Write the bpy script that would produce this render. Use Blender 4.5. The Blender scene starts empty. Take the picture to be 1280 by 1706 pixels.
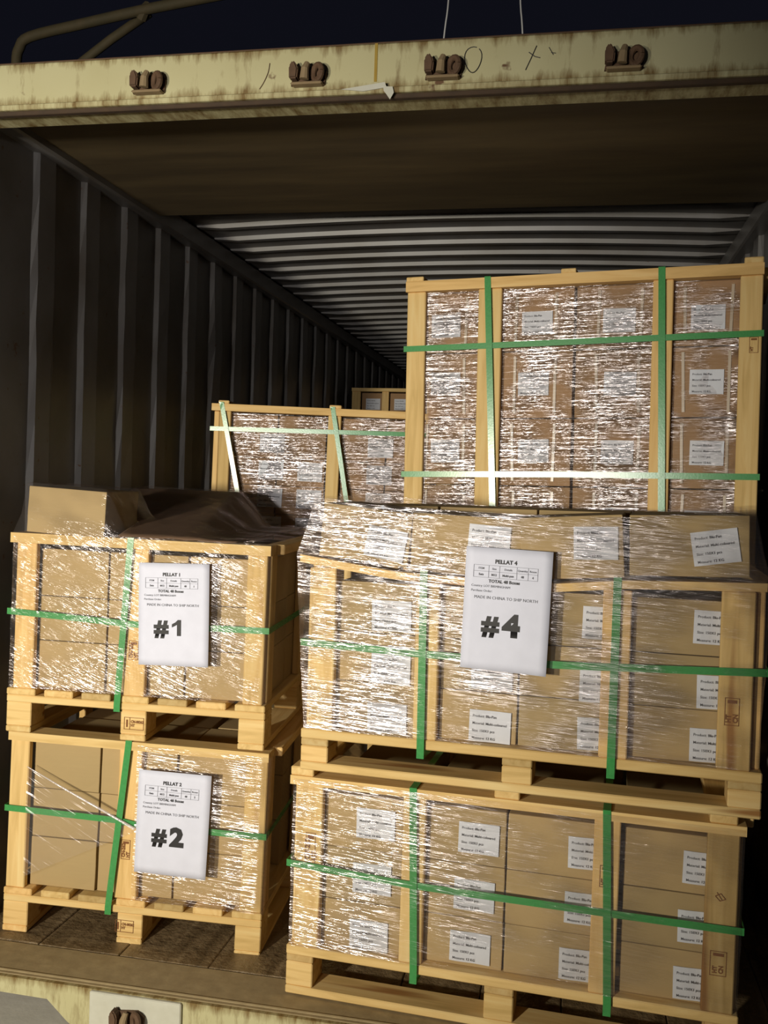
import bpy, bmesh, math, random
from mathutils import Matrix, Vector
random.seed(7)
S = bpy.context.scene
COL = S.collection

# ------------------------------------------------------------------ camera
cam_d = bpy.data.cameras.new('camera'); cam = bpy.data.objects.new('camera', cam_d); COL.objects.link(cam)
def cam_matrix(yaw, pitch, roll, loc):
    cy, sy, cp, sp = math.cos(yaw), math.sin(yaw), math.cos(pitch), math.sin(pitch)
    f = Vector((-sy*cp, cy*cp, sp)); r = Vector((cy, sy, 0)); u = r.cross(f)
    cr, sr = math.cos(roll), math.sin(roll)
    R = cr*r + sr*u; U = -sr*r + cr*u
    m = Matrix((R, U, -f)).transposed().to_4x4(); m.translation = loc
    return m
cam.matrix_world = cam_matrix(0.1950, -0.0301, 0.0331, Vector((0.5751, -2.6029, 1.5196)))
cam_d.sensor_fit = 'VERTICAL'; cam_d.sensor_height = 36.0; cam_d.lens = 1602.68/1706*36
cam_d.clip_start = 0.05; cam_d.clip_end = 200
S.camera = cam

# ------------------------------------------------------------------ world, lamps, exposure
W = bpy.data.worlds.new('night_sky'); S.world = W; W.use_nodes = True
bg = W.node_tree.nodes['Background']; bg.inputs[0].default_value = (0.30, 0.32, 0.55, 1); bg.inputs[1].default_value = 0.014
def point_lamp(name, loc, watts, col, rad):
    l = bpy.data.lights.new(name, 'POINT'); l.energy = watts; l.color = col; l.shadow_soft_size = rad
    o = bpy.data.objects.new(name, l); o.location = loc; COL.objects.link(o); return o
def spot_lamp(name, loc, aim, watts, col, rad, half, blend):
    l = bpy.data.lights.new(name, 'SPOT'); l.energy = watts; l.color = col; l.shadow_soft_size = rad
    l.spot_size = math.radians(2*half); l.spot_blend = blend
    o = bpy.data.objects.new(name, l); o.location = loc; COL.objects.link(o)
    o.rotation_euler = (Vector(aim)-Vector(loc)).to_track_quat('-Z', 'Y').to_euler(); return o
spot_lamp('yard_work_light', (-1.60, -4.3, 1.46), (-1.1, 0.0, 0.90), 810, (1.0, 0.92, 0.745), 0.09, 35, 1.0)
spot_lamp('added_fill_light', (-0.75, -4.6, 1.60), (-0.75, 2.0, 1.95), 330, (1.0, 0.94, 0.86), 0.09, 27, 1.0)  # added fill lamp, brightens the left wall ribs, roof and back crates
S.view_settings.view_transform = 'Standard'; S.view_settings.look = 'None'
S.view_settings.gamma = 1.0; S.view_settings.use_curve_mapping = False
S.view_settings.exposure = 0.0
S.cycles.transparent_max_bounces = 16

# ------------------------------------------------------------------ materials
def new_mat(name):
    m = bpy.data.materials.new(name); m.use_nodes = True
    nt = m.node_tree
    for n in list(nt.nodes): nt.nodes.remove(n)
    out = nt.nodes.new('ShaderNodeOutputMaterial')
    return m, nt, out
def nd(nt, t, **kw):
    n = nt.nodes.new(t)
    for k, v in kw.items(): setattr(n, k, v)
    return n
def ramp(nt, src, stops):
    r = nd(nt, 'ShaderNodeValToRGB'); cr = r.color_ramp
    while len(cr.elements) < len(stops): cr.elements.new(0.5)
    for e, (p, c) in zip(cr.elements, stops):
        e.position = p; e.color = (*c, 1) if len(c) == 3 else c
    nt.links.new(src, r.inputs[0]); return r.outputs[0]
def mixc(nt, fac, a, b, mode='MIX'):
    n = nd(nt, 'ShaderNodeMix', data_type='RGBA', blend_type=mode)
    for i, v in ((0, fac), (6, a), (7, b)):
        if isinstance(v, (int, float)): n.inputs[i].default_value = v
        elif isinstance(v, tuple): n.inputs[i].default_value = (*v, 1)
        else: nt.links.new(v, n.inputs[i])
    return n.outputs[2]
def math_n(nt, op, a, b=0.0):
    n = nd(nt, 'ShaderNodeMath', operation=op)
    for i, v in enumerate((a, b)):
        if isinstance(v, (int, float)): n.inputs[i].default_value = v
        else: nt.links.new(v, n.inputs[i])
    return n.outputs[0]
def noise(nt, scale=(1, 1, 1), s=5.0, det=4.0, rough=0.55, rot=(0, 0, 0), coord='Object', dist=0.0, vec=None):
    mp = nd(nt, 'ShaderNodeMapping'); mp.inputs['Scale'].default_value = scale; mp.inputs['Rotation'].default_value = rot
    if vec is None:
        tc = nd(nt, 'ShaderNodeTexCoord'); vec = tc.outputs[coord]
    nt.links.new(vec, mp.inputs[0])
    n = nd(nt, 'ShaderNodeTexNoise'); n.inputs['Scale'].default_value = s; n.inputs['Detail'].default_value = det
    n.inputs['Roughness'].default_value = rough; n.inputs['Distortion'].default_value = dist
    nt.links.new(mp.outputs[0], n.inputs['Vector']); return n.outputs['Fac']
def principled(nt, out, col, rough=0.6, metal=0.0, bump=None, bstr=0.3, bdist=0.002, spec=0.5):
    p = nd(nt, 'ShaderNodeBsdfPrincipled')
    if isinstance(col, tuple): p.inputs['Base Color'].default_value = (*col, 1)
    else: nt.links.new(col, p.inputs['Base Color'])
    if isinstance(rough, (int, float)): p.inputs['Roughness'].default_value = rough
    else: nt.links.new(rough, p.inputs['Roughness'])
    p.inputs['Metallic'].default_value = metal
    p.inputs['Specular IOR Level'].default_value = spec
    if bump is not None:
        b = nd(nt, 'ShaderNodeBump'); b.inputs['Strength'].default_value = bstr; b.inputs['Distance'].default_value = bdist
        nt.links.new(bump, b.inputs['Height']); nt.links.new(b.outputs[0], p.inputs['Normal'])
    nt.links.new(p.outputs[0], out.inputs[0]); return p
def plain(name, col, rough=0.6, metal=0.0, spec=0.5):
    m, nt, out = new_mat(name); n = noise(nt, s=14)
    c = mixc(nt, n, tuple(x*0.88 for x in col), tuple(min(1, x*1.08) for x in col))
    principled(nt, out, c, rough, metal, spec=spec); return m

def wood_mat(name, axis, dark=1.0):
    m, nt, out = new_mat(name)
    sc = [9.0, 9.0, 9.0]; sc['xyz'.index(axis)] = 0.7
    n = noise(nt, scale=tuple(sc), s=4.0, det=5, dist=0.8)
    c = ramp(nt, n, [(0.25, (0.58*dark, 0.40*dark, 0.15*dark)), (0.5, (0.77*dark, 0.55*dark, 0.24*dark)), (0.75, (0.84*dark, 0.66*dark, 0.33*dark))])
    kn = noise(nt, scale=tuple(x*0.35 for x in sc), s=5.0, det=1)
    kc = ramp(nt, kn, [(0.70, (0, 0, 0)), (0.76, (1, 1, 1))])
    c = mixc(nt, kc, c, (0.38*dark, 0.19*dark, 0.06*dark))
    oi = nd(nt, 'ShaderNodeObjectInfo')
    tint = ramp(nt, oi.outputs['Random'], [(0.0, (0.86, 0.83, 0.76)), (0.5, (1.0, 0.98, 0.95)), (1.0, (1.04, 0.94, 0.86))])
    c = mixc(nt, 1.0, c, tint, 'MULTIPLY')
    principled(nt, out, c, 0.7, bump=n, bstr=0.25, bdist=0.002, spec=0.3); return m
WX, WY, WZ = wood_mat('pine_along_x', 'x'), wood_mat('pine_along_y', 'y'), wood_mat('pine_along_z', 'z')
WX2, WY2, WZ2 = wood_mat('weathered_pine_x', 'x', 0.72), wood_mat('weathered_pine_y', 'y', 0.72), wood_mat('weathered_pine_z', 'z', 0.78)

def card_mat(name, base):
    m, nt, out = new_mat(name)
    n = noise(nt, scale=(2, 2, 30), s=5, det=3)
    b = noise(nt, s=3.0, det=2)
    c = mixc(nt, n, tuple(x*0.93 for x in base), tuple(x*1.05 for x in base))
    c = mixc(nt, b, c, tuple(x*0.86 for x in base))
    oi = nd(nt, 'ShaderNodeObjectInfo')
    tint = ramp(nt, oi.outputs['Random'], [(0.0, (0.88, 0.88, 0.86)), (1.0, (1.06, 1.03, 1.0))])
    c = mixc(nt, 1.0, c, tint, 'MULTIPLY')
    principled(nt, out, c, 0.75, bump=b, bstr=0.15, bdist=0.004, spec=0.25); return m
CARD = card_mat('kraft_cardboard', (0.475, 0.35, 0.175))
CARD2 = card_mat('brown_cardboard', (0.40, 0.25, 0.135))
PAPER = plain('white_paper', (0.72, 0.74, 0.88), 0.7)
STICK = plain('label_paper', (0.68, 0.71, 0.80), 0.55)
INK = plain('black_print', (0.018, 0.017, 0.02), 0.6)
INKG = plain('grey_print', (0.08, 0.08, 0.095), 0.6)
STAMP = plain('brown_stamp_ink', (0.22, 0.085, 0.025), 0.8)
TAPE = plain('pale_tape', (0.55, 0.46, 0.36), 0.3)
CORD = plain('white_cord', (0.6, 0.6, 0.6), 0.7)

def strap_mat():
    m, nt, out = new_mat('green_pet_strap')
    n = noise(nt, scale=(140, 140, 140), s=1.0, det=2)
    c = mixc(nt, n, (0.035, 0.24, 0.06), (0.07, 0.36, 0.10))
    principled(nt, out, c, 0.24, bump=n, bstr=0.12, bdist=0.001, spec=0.7); return m
GREEN = strap_mat()

def film_mat(name, su, sv, rot, cover=0.16, rough=0.16, haze=0.025, amp=0.006, ang=None):
    """clear stretch film: streaks run along the wrapping direction, wrinkles tilt the gloss"""
    m, nt, out = new_mat(name)
    tc = nd(nt, 'ShaderNodeTexCoord'); sep = nd(nt, 'ShaderNodeSeparateXYZ'); nt.links.new(tc.outputs['Object'], sep.inputs[0])
    u = math_n(nt, 'ADD', sep.outputs[0], sep.outputs[1])
    cmb = nd(nt, 'ShaderNodeCombineXYZ'); nt.links.new(u, cmb.inputs[0]); nt.links.new(math_n(nt, 'ADD', sep.outputs[2], math_n(nt, 'MULTIPLY', sep.outputs[1], 0.45)), cmb.inputs[1])
    nt.links.new(math_n(nt, 'SUBTRACT', sep.outputs[0], sep.outputs[1]), cmb.inputs[2])
    mp = nd(nt, 'ShaderNodeMapping'); mp.inputs['Rotation'].default_value = (0, 0, rot); nt.links.new(cmb.outputs[0], mp.inputs[0])
    a = noise(nt, scale=(su, sv, 1), s=1.0, det=3, rough=0.6, dist=0.6, vec=mp.outputs[0])
    a2 = noise(nt, scale=(su*2.2, sv*0.55, 2), s=1.0, det=2, rough=0.5, dist=1.2, vec=mp.outputs[0])
    hgt = math_n(nt, 'ADD', a, math_n(nt, 'MULTIPLY', a2, 0.8))
    b = nd(nt, 'ShaderNodeBump'); b.inputs['Strength'].default_value = 1.0; b.inputs['Distance'].default_value = amp
    nt.links.new(hgt, b.inputs['Height'])
    g = nd(nt, 'ShaderNodeBsdfGlossy'); g.inputs['Roughness'].default_value = rough; g.inputs['Color'].default_value = (1.0, 0.93, 0.98, 1)
    nt.links.new(b.outputs[0], g.inputs['Normal'])
    t = nd(nt, 'ShaderNodeBsdfTransparent'); t.inputs['Color'].default_value = (0.985, 0.975, 0.965, 1)
    d = nd(nt, 'ShaderNodeBsdfDiffuse'); d.inputs['Color'].default_value = (0.75, 0.72, 0.74, 1)
    s1 = nd(nt, 'ShaderNodeMixShader'); s1.inputs[0].default_value = haze
    nt.links.new(t.outputs[0], s1.inputs[1]); nt.links.new(d.outputs[0], s1.inputs[2])
    # patches where the layers cling tight and shine less
    patch = noise(nt, scale=(4, 7, 3), s=1.0, det=2, vec=mp.outputs[0])
    fac = math_n(nt, 'MULTIPLY', ramp(nt, patch, [(0.38, (0.03,)*3), (0.60, (1.0,)*3)]), cover)
    s2 = nd(nt, 'ShaderNodeMixShader'); nt.links.new(fac, s2.inputs[0])
    nt.links.new(s1.outputs[0], s2.inputs[1]); nt.links.new(g.outputs[0], s2.inputs[2])
    nt.links.new(s2.outputs[0], out.inputs[0]); return m
FILM = film_mat('stretch_film', 2.2, 100, 0.06, cover=0.34, rough=0.22, amp=0.009)
FILM_LIGHT = film_mat('stretch_film_tight', 2.2, 80, 0.07, cover=0.20, rough=0.17, amp=0.008)
FILM_FINE = film_mat('stretch_film_fine', 2.6, 110, -0.02, cover=0.50, rough=0.24, amp=0.010)
FILM_DIAG = film_mat('stretch_film_creased', 5, 75, 0.35, cover=0.145, rough=0.18, amp=0.009)
TWIST = film_mat('stretch_film_twist', 30, 30, 0.3, cover=0.30, rough=0.35, haze=0.45, amp=0.004)
FILM_CLEAR = film_mat('stretch_film_loose', 2, 40, 0.5, cover=0.07, rough=0.2, haze=0.05, amp=0.006)

def steel_mat(name, k):
    m, nt, out = new_mat(name)
    n = noise(nt, s=2.2, det=5)
    c = ramp(nt, n, [(0.3, (0.11*k, 0.094*k, 0.08*k)), (0.6, (0.19*k, 0.184*k, 0.185*k)), (0.8, (0.23*k, 0.225*k, 0.23*k))])
    sc = noise(nt, s=26, det=3)
    c = mixc(nt, ramp(nt, sc, [(0.69, (0,)*3), (0.74, (1,)*3)]), c, (0.10, 0.05, 0.025))
    principled(nt, out, c, 0.42, bump=n, bstr=0.1, bdist=0.01, spec=0.8); return m
STEEL = steel_mat('grey_container_steel', 0.82); ROOF = steel_mat('grey_roof_steel', 1.0)
def roofplate_mat():
    m, nt, out = new_mat('brown_roof_plate')
    n = noise(nt, scale=(0.6, 4, 1), s=2.5, det=4)
    c = ramp(nt, n, [(0.3, (0.07, 0.05, 0.026)), (0.7, (0.13, 0.095, 0.046))])
    principled(nt, out, c, 0.6); return m
PLATE = roofplate_mat()
def cream_mat(name, l0, l1, lamt, u0, u1, uamt):
    m, nt, out = new_mat(name)
    n = noise(nt, s=2.0, det=3)
    c = ramp(nt, n, [(0.3, (0.50, 0.46, 0.25)), (0.7, (0.58, 0.55, 0.33))])
    # rust creeping from lower and upper edge
    tc = nd(nt, 'ShaderNodeTexCoord'); sep = nd(nt, 'ShaderNodeSeparateXYZ'); nt.links.new(tc.outputs['Object'], sep.inputs[0])
    st = noise(nt, scale=(16, 4, 3), s=1.6, det=5, rough=0.7)
    z = sep.outputs[2]
    low = nd(nt, 'ShaderNodeMapRange'); nt.links.new(z, low.inputs[0])
    low.inputs[1].default_value = l0; low.inputs[2].default_value = l1; low.inputs[3].default_value = 0.0; low.inputs[4].default_value = lamt
    up = nd(nt, 'ShaderNodeMapRange'); nt.links.new(z, up.inputs[0])
    up.inputs[1].default_value = u0; up.inputs[2].default_value = u1; up.inputs[3].default_value = 0.0; up.inputs[4].default_value = uamt
    sm = math_n(nt, 'ADD', math_n(nt, 'ADD', st, low.outputs[0]), up.outputs[0])
    rf = ramp(nt, sm, [(0.58, (0,)*3), (0.86, (1,)*3)])
    rc = mixc(nt, st, (0.28, 0.19, 0.045), (0.13, 0.075, 0.03))
    c = mixc(nt, rf, c, rc)
    ch = noise(nt, s=9, det=4)
    c = mixc(nt, ramp(nt, ch, [(0.70, (0,)*3), (0.73, (1,)*3)]), c, (0.14, 0.07, 0.03))
    principled(nt, out, c, 0.6, bump=ch, bstr=0.2, bdist=0.003); return m
CREAM = cream_mat('cream_paint_with_rust', 0.05, 0.012, 0.34, 0.105, 0.14, 0.28)
CREAM_LIP = cream_mat('cream_paint_worn', 1.0, 0.9, 0.20, 2.0, 2.1, 0.0)
CREAM_SILL = cream_mat('cream_sill_paint', 1.0, 0.9, 0.10, -0.03, 0.0, 0.24)
def rust_mat(name, a, b):
    m, nt, out = new_mat(name); n = noise(nt, s=22, det=5)
    principled(nt, out, mixc(nt, n, a, b), 0.8, bump=n, bstr=0.4, bdist=0.004); return m
RUST = rust_mat('rusty_steel', (0.055, 0.030, 0.018), (0.17, 0.095, 0.05))
RUST_PALE = rust_mat('pale_rusty_pin', (0.20, 0.13, 0.07), (0.38, 0.29, 0.16))
OLIVE = rust_mat('olive_pipe_paint', (0.026, 0.025, 0.009), (0.07, 0.048, 0.02))
LIP_SHADOW = rust_mat('dark_lip_shadow', (0.03, 0.022, 0.015), (0.09, 0.05, 0.025))  # dark colour standing for the shadow below the drip lip
COVER = card_mat('shade_darkened_cover', (0.20, 0.125, 0.08))  # brown cardboard with the shade of its grazing top put into the colour
SILL = rust_mat('worn_brown_threshold', (0.22, 0.16, 0.08), (0.46, 0.36, 0.20))
WHITE = rust_mat('chipped_white_plate', (0.50, 0.49, 0.40), (0.66, 0.66, 0.58))
CONC = rust_mat('grey_concrete', (0.58, 0.56, 0.52), (0.70, 0.68, 0.64))
def floor_mat():
    m, nt, out = new_mat('dark_worn_planks')
    n = noise(nt, scale=(9, 0.8, 4), s=2.5, det=6, dist=0.5); n2 = noise(nt, s=11, det=6, rough=0.65)
    c = ramp(nt, n, [(0.3, (0.09, 0.062, 0.03)), (0.52, (0.28, 0.20, 0.11)), (0.75, (0.50, 0.38, 0.23))])
    c = mixc(nt, n2, c, (0.14, 0.095, 0.05))
    principled(nt, out, c, 0.42, bump=n2, bstr=0.8, bdist=0.02); return m
FLOOR = floor_mat()

# ------------------------------------------------------------------ mesh helpers
def obj(name, bm, mat, parent=None, smooth=False):
    me = bpy.data.meshes.new(name); bm.normal_update(); bm.to_mesh(me); bm.free()
    if smooth:
        for p in me.polygons: p.use_smooth = True
    if mat: me.materials.append(mat)
    o = bpy.data.objects.new(name, me); COL.objects.link(o)
    if parent: o.parent = parent
    return o
def tag(o, label=None, cat=None, group=None, kind=None):
    if label: o['label'] = label
    if cat: o['category'] = cat
    if group: o['group'] = group
    if kind: o['kind'] = kind
    return o
def box(bm, x0, x1, y0, y1, z0, z1, bev=0.0):
    vs = [bm.verts.new((x, y, z)) for z in (z0, z1) for (x, y) in ((x0, y0), (x1, y0), (x1, y1), (x0, y1))]
    fs = [(3, 2, 1, 0), (4, 5, 6, 7), (0, 1, 5, 4), (1, 2, 6, 5), (2, 3, 7, 6), (3, 0, 4, 7)]
    faces = [bm.faces.new([vs[i] for i in f]) for f in fs]
    if bev > 0:
        es = list({e for f in faces for e in f.edges})
        bmesh.ops.bevel(bm, geom=es, offset=bev, segments=1, affect='EDGES', profile=0.5)
    return vs
def bx(*a, bev=0.0):
    bm = bmesh.new(); box(bm, *a, bev=bev); return bm
def prism_xz(bm, pts, y0, y1):
    """extrude an xz outline along y"""
    a = [bm.verts.new((x, y0, z)) for x, z in pts]; b = [bm.verts.new((x, y1, z)) for x, z in pts]
    n = len(pts); bm.faces.new(a); bm.faces.new(b[::-1])
    for i in range(n): bm.faces.new((a[i], b[i], b[(i+1) % n], a[(i+1) % n]))
def tube(bm, pts, r, seg=10):
    pts = [Vector(p) for p in pts]; rings = []
    for i, p in enumerate(pts):
        t = (pts[min(i+1, len(pts)-1)] - pts[max(i-1, 0)]).normalized()
        u = t.cross(Vector((0, 1, 0.013))).normalized(); v = t.cross(u)
        rr = r[i] if isinstance(r, (list, tuple)) else r
        rings.append([bm.verts.new(p + rr*(math.cos(2*math.pi*k/seg)*u + math.sin(2*math.pi*k/seg)*v)) for k in range(seg)])
    for a, b in zip(rings, rings[1:]):
        for k in range(seg): bm.faces.new((a[k], a[(k+1) % seg], b[(k+1) % seg], b[k]))
    bm.faces.new(rings[0][::-1]); bm.faces.new(rings[-1])
def arc_pts(pts, n=5):
    """Catmull-Rom smoothing"""
    P = [Vector(p) for p in pts]; out = []
    for i in range(len(P)-1):
        p0, p1, p2, p3 = P[max(i-1, 0)], P[i], P[i+1], P[min(i+2, len(P)-1)]
        for k in range(n):
            t = k/n
            out.append(0.5*((2*p1) + (p2-p0)*t + (2*p0-5*p1+4*p2-p3)*t*t + (3*p1-p0-3*p2+p3)*t**3))
    out.append(P[-1]); return out
def interp(tbl, x):
    if x <= tbl[0][0]: return tbl[0][1]
    for (a, va), (b, vb) in zip(tbl, tbl[1:]):
        if x <= b: return va + (vb-va)*(x-a)/(b-a)
    return tbl[-1][1]

_txt = {}
def text_bm(body, size, bold=0.0, align='LEFT', sx=1.0):
    """flat lettering in the xz plane facing -y, as bmesh"""
    cu = bpy.data.curves.new('txt', 'FONT'); cu.body = body; cu.size = size; cu.offset = bold; cu.align_x = align
    cu.space_line = 1.0; cu.resolution_u = 2
    o = bpy.data.objects.new('txt', cu); COL.objects.link(o)
    bpy.context.view_layer.update()
    me = bpy.data.meshes.new_from_object(o.evaluated_get(bpy.context.evaluated_depsgraph_get()))
    bpy.data.objects.remove(o); bpy.data.curves.remove(cu)
    bm = bmesh.new(); bm.from_mesh(me); bpy.data.meshes.remove(me)
    bmesh.ops.transform(bm, matrix=Matrix.Diagonal((sx, 1, 1, 1)), verts=bm.verts)
    bmesh.ops.transform(bm, matrix=Matrix.Rotation(math.pi/2, 4, 'X'), verts=bm.verts)
    return bm
def add_bm(dst, src, off=(0, 0, 0), rot=None):
    if rot: bmesh.ops.transform(src, matrix=rot, verts=src.verts)
    bmesh.ops.translate(src, vec=off, verts=src.verts)
    me = bpy.data.meshes.new('t'); src.to_mesh(me); src.free(); dst.from_mesh(me); bpy.data.meshes.remove(me)

# ================================================================== THE CONTAINER
XW, XR, YB = -1.31, 1.31, 12.0
Z_RAIL0, Z_RAIL1, Z_ROOF = 2.636, 2.725, 2.735

def corrugated_wall(name, side, p0, n):
    """steel sheet, trapezoid ribs every 0.323 m, slightly dented"""
    bm = bmesh.new(); prof = []
    per = 0.3335; y = p0
    prof.append((0.0, 0.042))
    for k in range(n):
        prof += [(y, 0.042), (y+0.014, 0.0), (y+0.115, 0.0), (y+0.15, 0.042)]; y += per
    prof.append((YB, 0.042))
    zs = [0.0, 0.3, 0.6, 0.9, 1.2, 1.5, 1.7, 1.9, 2.05, 2.2, 2.35, 2.5, 2.70]
    rnd = random.Random(3); rows = []
    dent = {}
    for z in zs:
        r = []
        for i, (yy, dx) in enumerate(prof):
            j = rnd.uniform(-0.003, 0.003) if 0 < z < 2.65 and 0 < i < len(prof)-1 else 0
            if side < 0 and i in (22, 23) and 2.0 < z < 2.4: j += 0.035*math.sin((z-2.0)/0.4*math.pi)
            X = side*(1.31 + dx*0.48) + (rnd.uniform(-0.003, 0.003) if 0 < z < 2.65 else 0)
            r.append(bm.verts.new((X, min(YB, yy + j), z)))
        rows.append(r)
    for a, b in zip(rows, rows[1:]):
        for i in range(len(prof)-1):
            f = (a[i], a[i+1], b[i+1], b[i]) if side > 0 else (a[i], b[i], b[i+1], a[i+1])
            bm.faces.new(f)
    o = obj(name, bm, STEEL)
    md = o.modifiers.new('thickness', 'SOLIDIFY'); md.thickness = 0.003; md.offset = -1
    return tag(o, kind='structure')
corrugated_wall('wall_left', -1, 0.487, 34)
corrugated_wall('wall_right', 1, 0.45, 34)
tag(obj('wall_back', bx(-1.36, 1.36, YB, YB+0.03, 0, 2.76), STEEL), kind='structure')

for nm, sx in (('trim_1', -1), ('trim_2', 1)):        # top side rails
    bm = bmesh.new(); a, b = sorted((sx*1.365, sx*1.265)); box(bm, a, b, 0.02, YB, Z_RAIL0, Z_RAIL1, bev=0.008)
    tag(obj(nm, bm, STEEL), 'dark steel rail along the top of the %s container wall' % ('left' if sx < 0 else 'right'), kind='structure')

# corrugated roof, ribs across the width, slightly cambered
bm = bmesh.new(); prof = [(1.28, 0.0)]; y = 1.60
while y < YB-0.25:
    prof += [(y, 0.0), (y+0.006, -0.020), (y+0.045, -0.020), (y+0.085, 0.0)]; y += 0.233
prof.append((YB, 0.0)); rows = []
NX = 14
for i in range(NX+1):
    x = -1.34 + 2.68*i/NX; cam_z = 0.035*(1-(x/1.34)**2)
    ends = 1.0 if abs(x) < 1.27 else 0.0
    rows.append([bm.verts.new((x, yy, Z_ROOF + 0.0 + cam_z + dz*ends)) for yy, dz in prof])
for a, b in zip(rows, rows[1:]):
    for j in range(len(prof)-1): bm.faces.new((a[j], a[j+1], b[j+1], b[j]))
o = obj('ceiling', bm, ROOF); md = o.modifiers.new('thickness', 'SOLIDIFY'); md.thickness = 0.003
tag(o, kind='structure')
# flat reinforcing plate behind the header
bm = bmesh.new(); box(bm, -1.35, 1.35, 0.09, 1.40, 2.665, 2.70, bev=0.004)
tag(obj('trim_3', bm, PLATE), 'flat brown roof plate just behind the cream header beam', kind='structure')
# front corner posts
for nm, sx in (('trim_4', -1), ('trim_5', 1)):
    a, b = sorted((sx*1.325, sx*1.45)); bm = bmesh.new(); box(bm, a, b, -0.02, 0.12, -0.12, 2.72, bev=0.01)
    tag(obj(nm, bm, STEEL), 'dark steel corner post on the %s of the container opening' % ('left' if sx < 0 else 'right'), kind='structure')

# header beam, cream paint
hd = bpy.data.objects.new('trim_6', None); COL.objects.link(hd); hd.location = (0, 0, 2.575)
tag(hd, 'rusty cream header beam over the container opening', kind='structure')
bm = bmesh.new(); box(bm, -1.46, 1.46, -0.012, 0.06, 0.012, 0.140, bev=0.005); obj('beam', bm, CREAM, hd)
bm = bmesh.new(); box(bm, -1.46, 1.46, -0.026, 0.0, 0.0, 0.016, bev=0.003); obj('drip_lip', bm, CREAM_LIP, hd)
bm = bmesh.new(); box(bm, -1.46, 1.46, 0.004, 0.10, -0.004, 0.012, bev=0.003); obj('underside_flange', bm, CREAM_LIP, hd)
bm = bmesh.new(); box(bm, -1.46, 1.46, -0.016, 0.004, -0.013, 0.0, bev=0.002); obj('lip_shadow_strip', bm, LIP_SHADOW, hd)  # dark strip added as the drip lip's shadow line
bm = bmesh.new(); box(bm, -1.46, 1.46, 0.0, 0.10, 0.140, 0.148, bev=0.002); obj('top_edge', bm, RUST, hd)
def keeper(parent, x, z, y=-0.012, mat=RUST, flip=1):
    """door cam keeper: base plate, one thick hooked lug, a pin and a hollow socket ring"""
    k = bpy.data.objects.new('cam_keeper', None); COL.objects.link(k); k.parent = parent; k.location = (x, y, z)
    b = bmesh.new(); prism_xz(b, [(-0.048, -0.030), (0.048, -0.030), (0.052, 0.006), (0.030, 0.022), (-0.040, 0.014)], -0.008, 0.0); obj('back_plate', b, mat, k)
    b = bmesh.new(); c = -0.034*flip
    pts = [(c-0.013, -0.020), (c+0.010, -0.020), (c+0.012, 0.006), (c+0.006, 0.022), (c-0.004, 0.030), (c-0.014, 0.014)]
    prism_xz(b, pts, -0.036, -0.006); bmesh.ops.bevel(b, geom=list(b.edges), offset=0.004, segments=2, affect='EDGES'); obj('lug', b, mat, k)
    b = bmesh.new(); tube(b, [(-0.004*flip, -0.030, -0.022), (-0.002*flip, -0.032, 0.004), (0.002*flip, -0.024, 0.022)], [0.013, 0.011, 0.008], 10); obj('cam_pin', b, RUST_PALE, k)
    b = bmesh.new(); cx = 0.030*flip
    tube(b, [(cx+0.014*math.cos(t), -0.020-0.010*math.cos(t)*flip, -0.002+0.020*math.sin(t)) for t in [a*2*math.pi/16 for a in range(17)]], 0.0085, 8); obj('socket_ring', b, mat, k)
    b = bmesh.new(); box(b, -0.044, 0.046, -0.030, 0.0, -0.034, -0.027, bev=0.004); obj('ledge', b, RUST_PALE, k)
    return k
for i, x in enumerate((-0.659, -0.189, 0.186, 0.656)): keeper(hd, x, 0.062, flip=1)
# scribbles and the flake of paint
b = bmesh.new(); pts = [(0.265+0.028*math.sin(t)*(0.8+0.2*math.cos(t)), -0.0135, 0.080+0.034*math.cos(t)) for t in [i*2*math.pi/22+0.6 for i in range(22)]]
tube(b, pts, 0.0012, 5); obj('scribbled_loop', b, INK, hd)
b = bmesh.new(); tube(b, [(0.405, -0.0135, 0.046), (0.418, -0.0135, 0.075), (0.432, -0.0135, 0.108)], 0.0012, 5)
tube(b, [(0.412, -0.0135, 0.092), (0.428, -0.0135, 0.080), (0.442, -0.0135, 0.076)], 0.0012, 5)
tube(b, [(0.464, -0.0135, 0.102), (0.476, -0.0135, 0.082)], 0.0010, 5); tube(b, [(0.470, -0.0135, 0.088), (0.482, -0.0135, 0.086)], 0.0010, 5); obj('scribbled_cross', b, INK, hd)
b = bmesh.new(); tube(b, arc_pts([(-0.302, -0.0135, 0.100), (-0.306, -0.0135, 0.075), (-0.318, -0.0135, 0.048), (-0.33, -0.0135, 0.03)]), 0.0011, 5); obj('scratch', b, RUST, hd)
b = bmesh.new(); prism_xz(b, [(0.026, 0.014), (0.052, 0.012), (0.056, -0.004), (0.046, -0.022), (0.036, -0.008), (0.028, 0.002)], -0.032, -0.029); obj('paint_flake', b, WHITE, hd)
b = bmesh.new(); prism_xz(b, [(-0.09, 0.012), (0.03, 0.026), (0.035, 0.012), (-0.03, 0.004)], -0.030, -0.0265); obj('paint_flake', b, WHITE, hd)
b = bmesh.new(); box(b, -0.004, 0.004, -0.0135, -0.011, 0.035, 0.138); obj('orange_streak', b, rust_mat('orange_runs', (0.36, 0.22, 0.03), (0.42, 0.30, 0.06)), hd)

# floor: long planks in one structure mesh
bm = bmesh.new(); x = -1.345; k = 0; rnd = random.Random(11)
while x < 1.345:
    w = rnd.choice((0.24, 0.28, 0.30)); x1 = min(1.345, x+w-0.0025)
    box(bm, x, x1, 0.19, YB, -0.03, rnd.uniform(-0.004, 0.0), bev=0.003); x += w
tag(obj('floor', bm, FLOOR), kind='structure')

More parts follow.
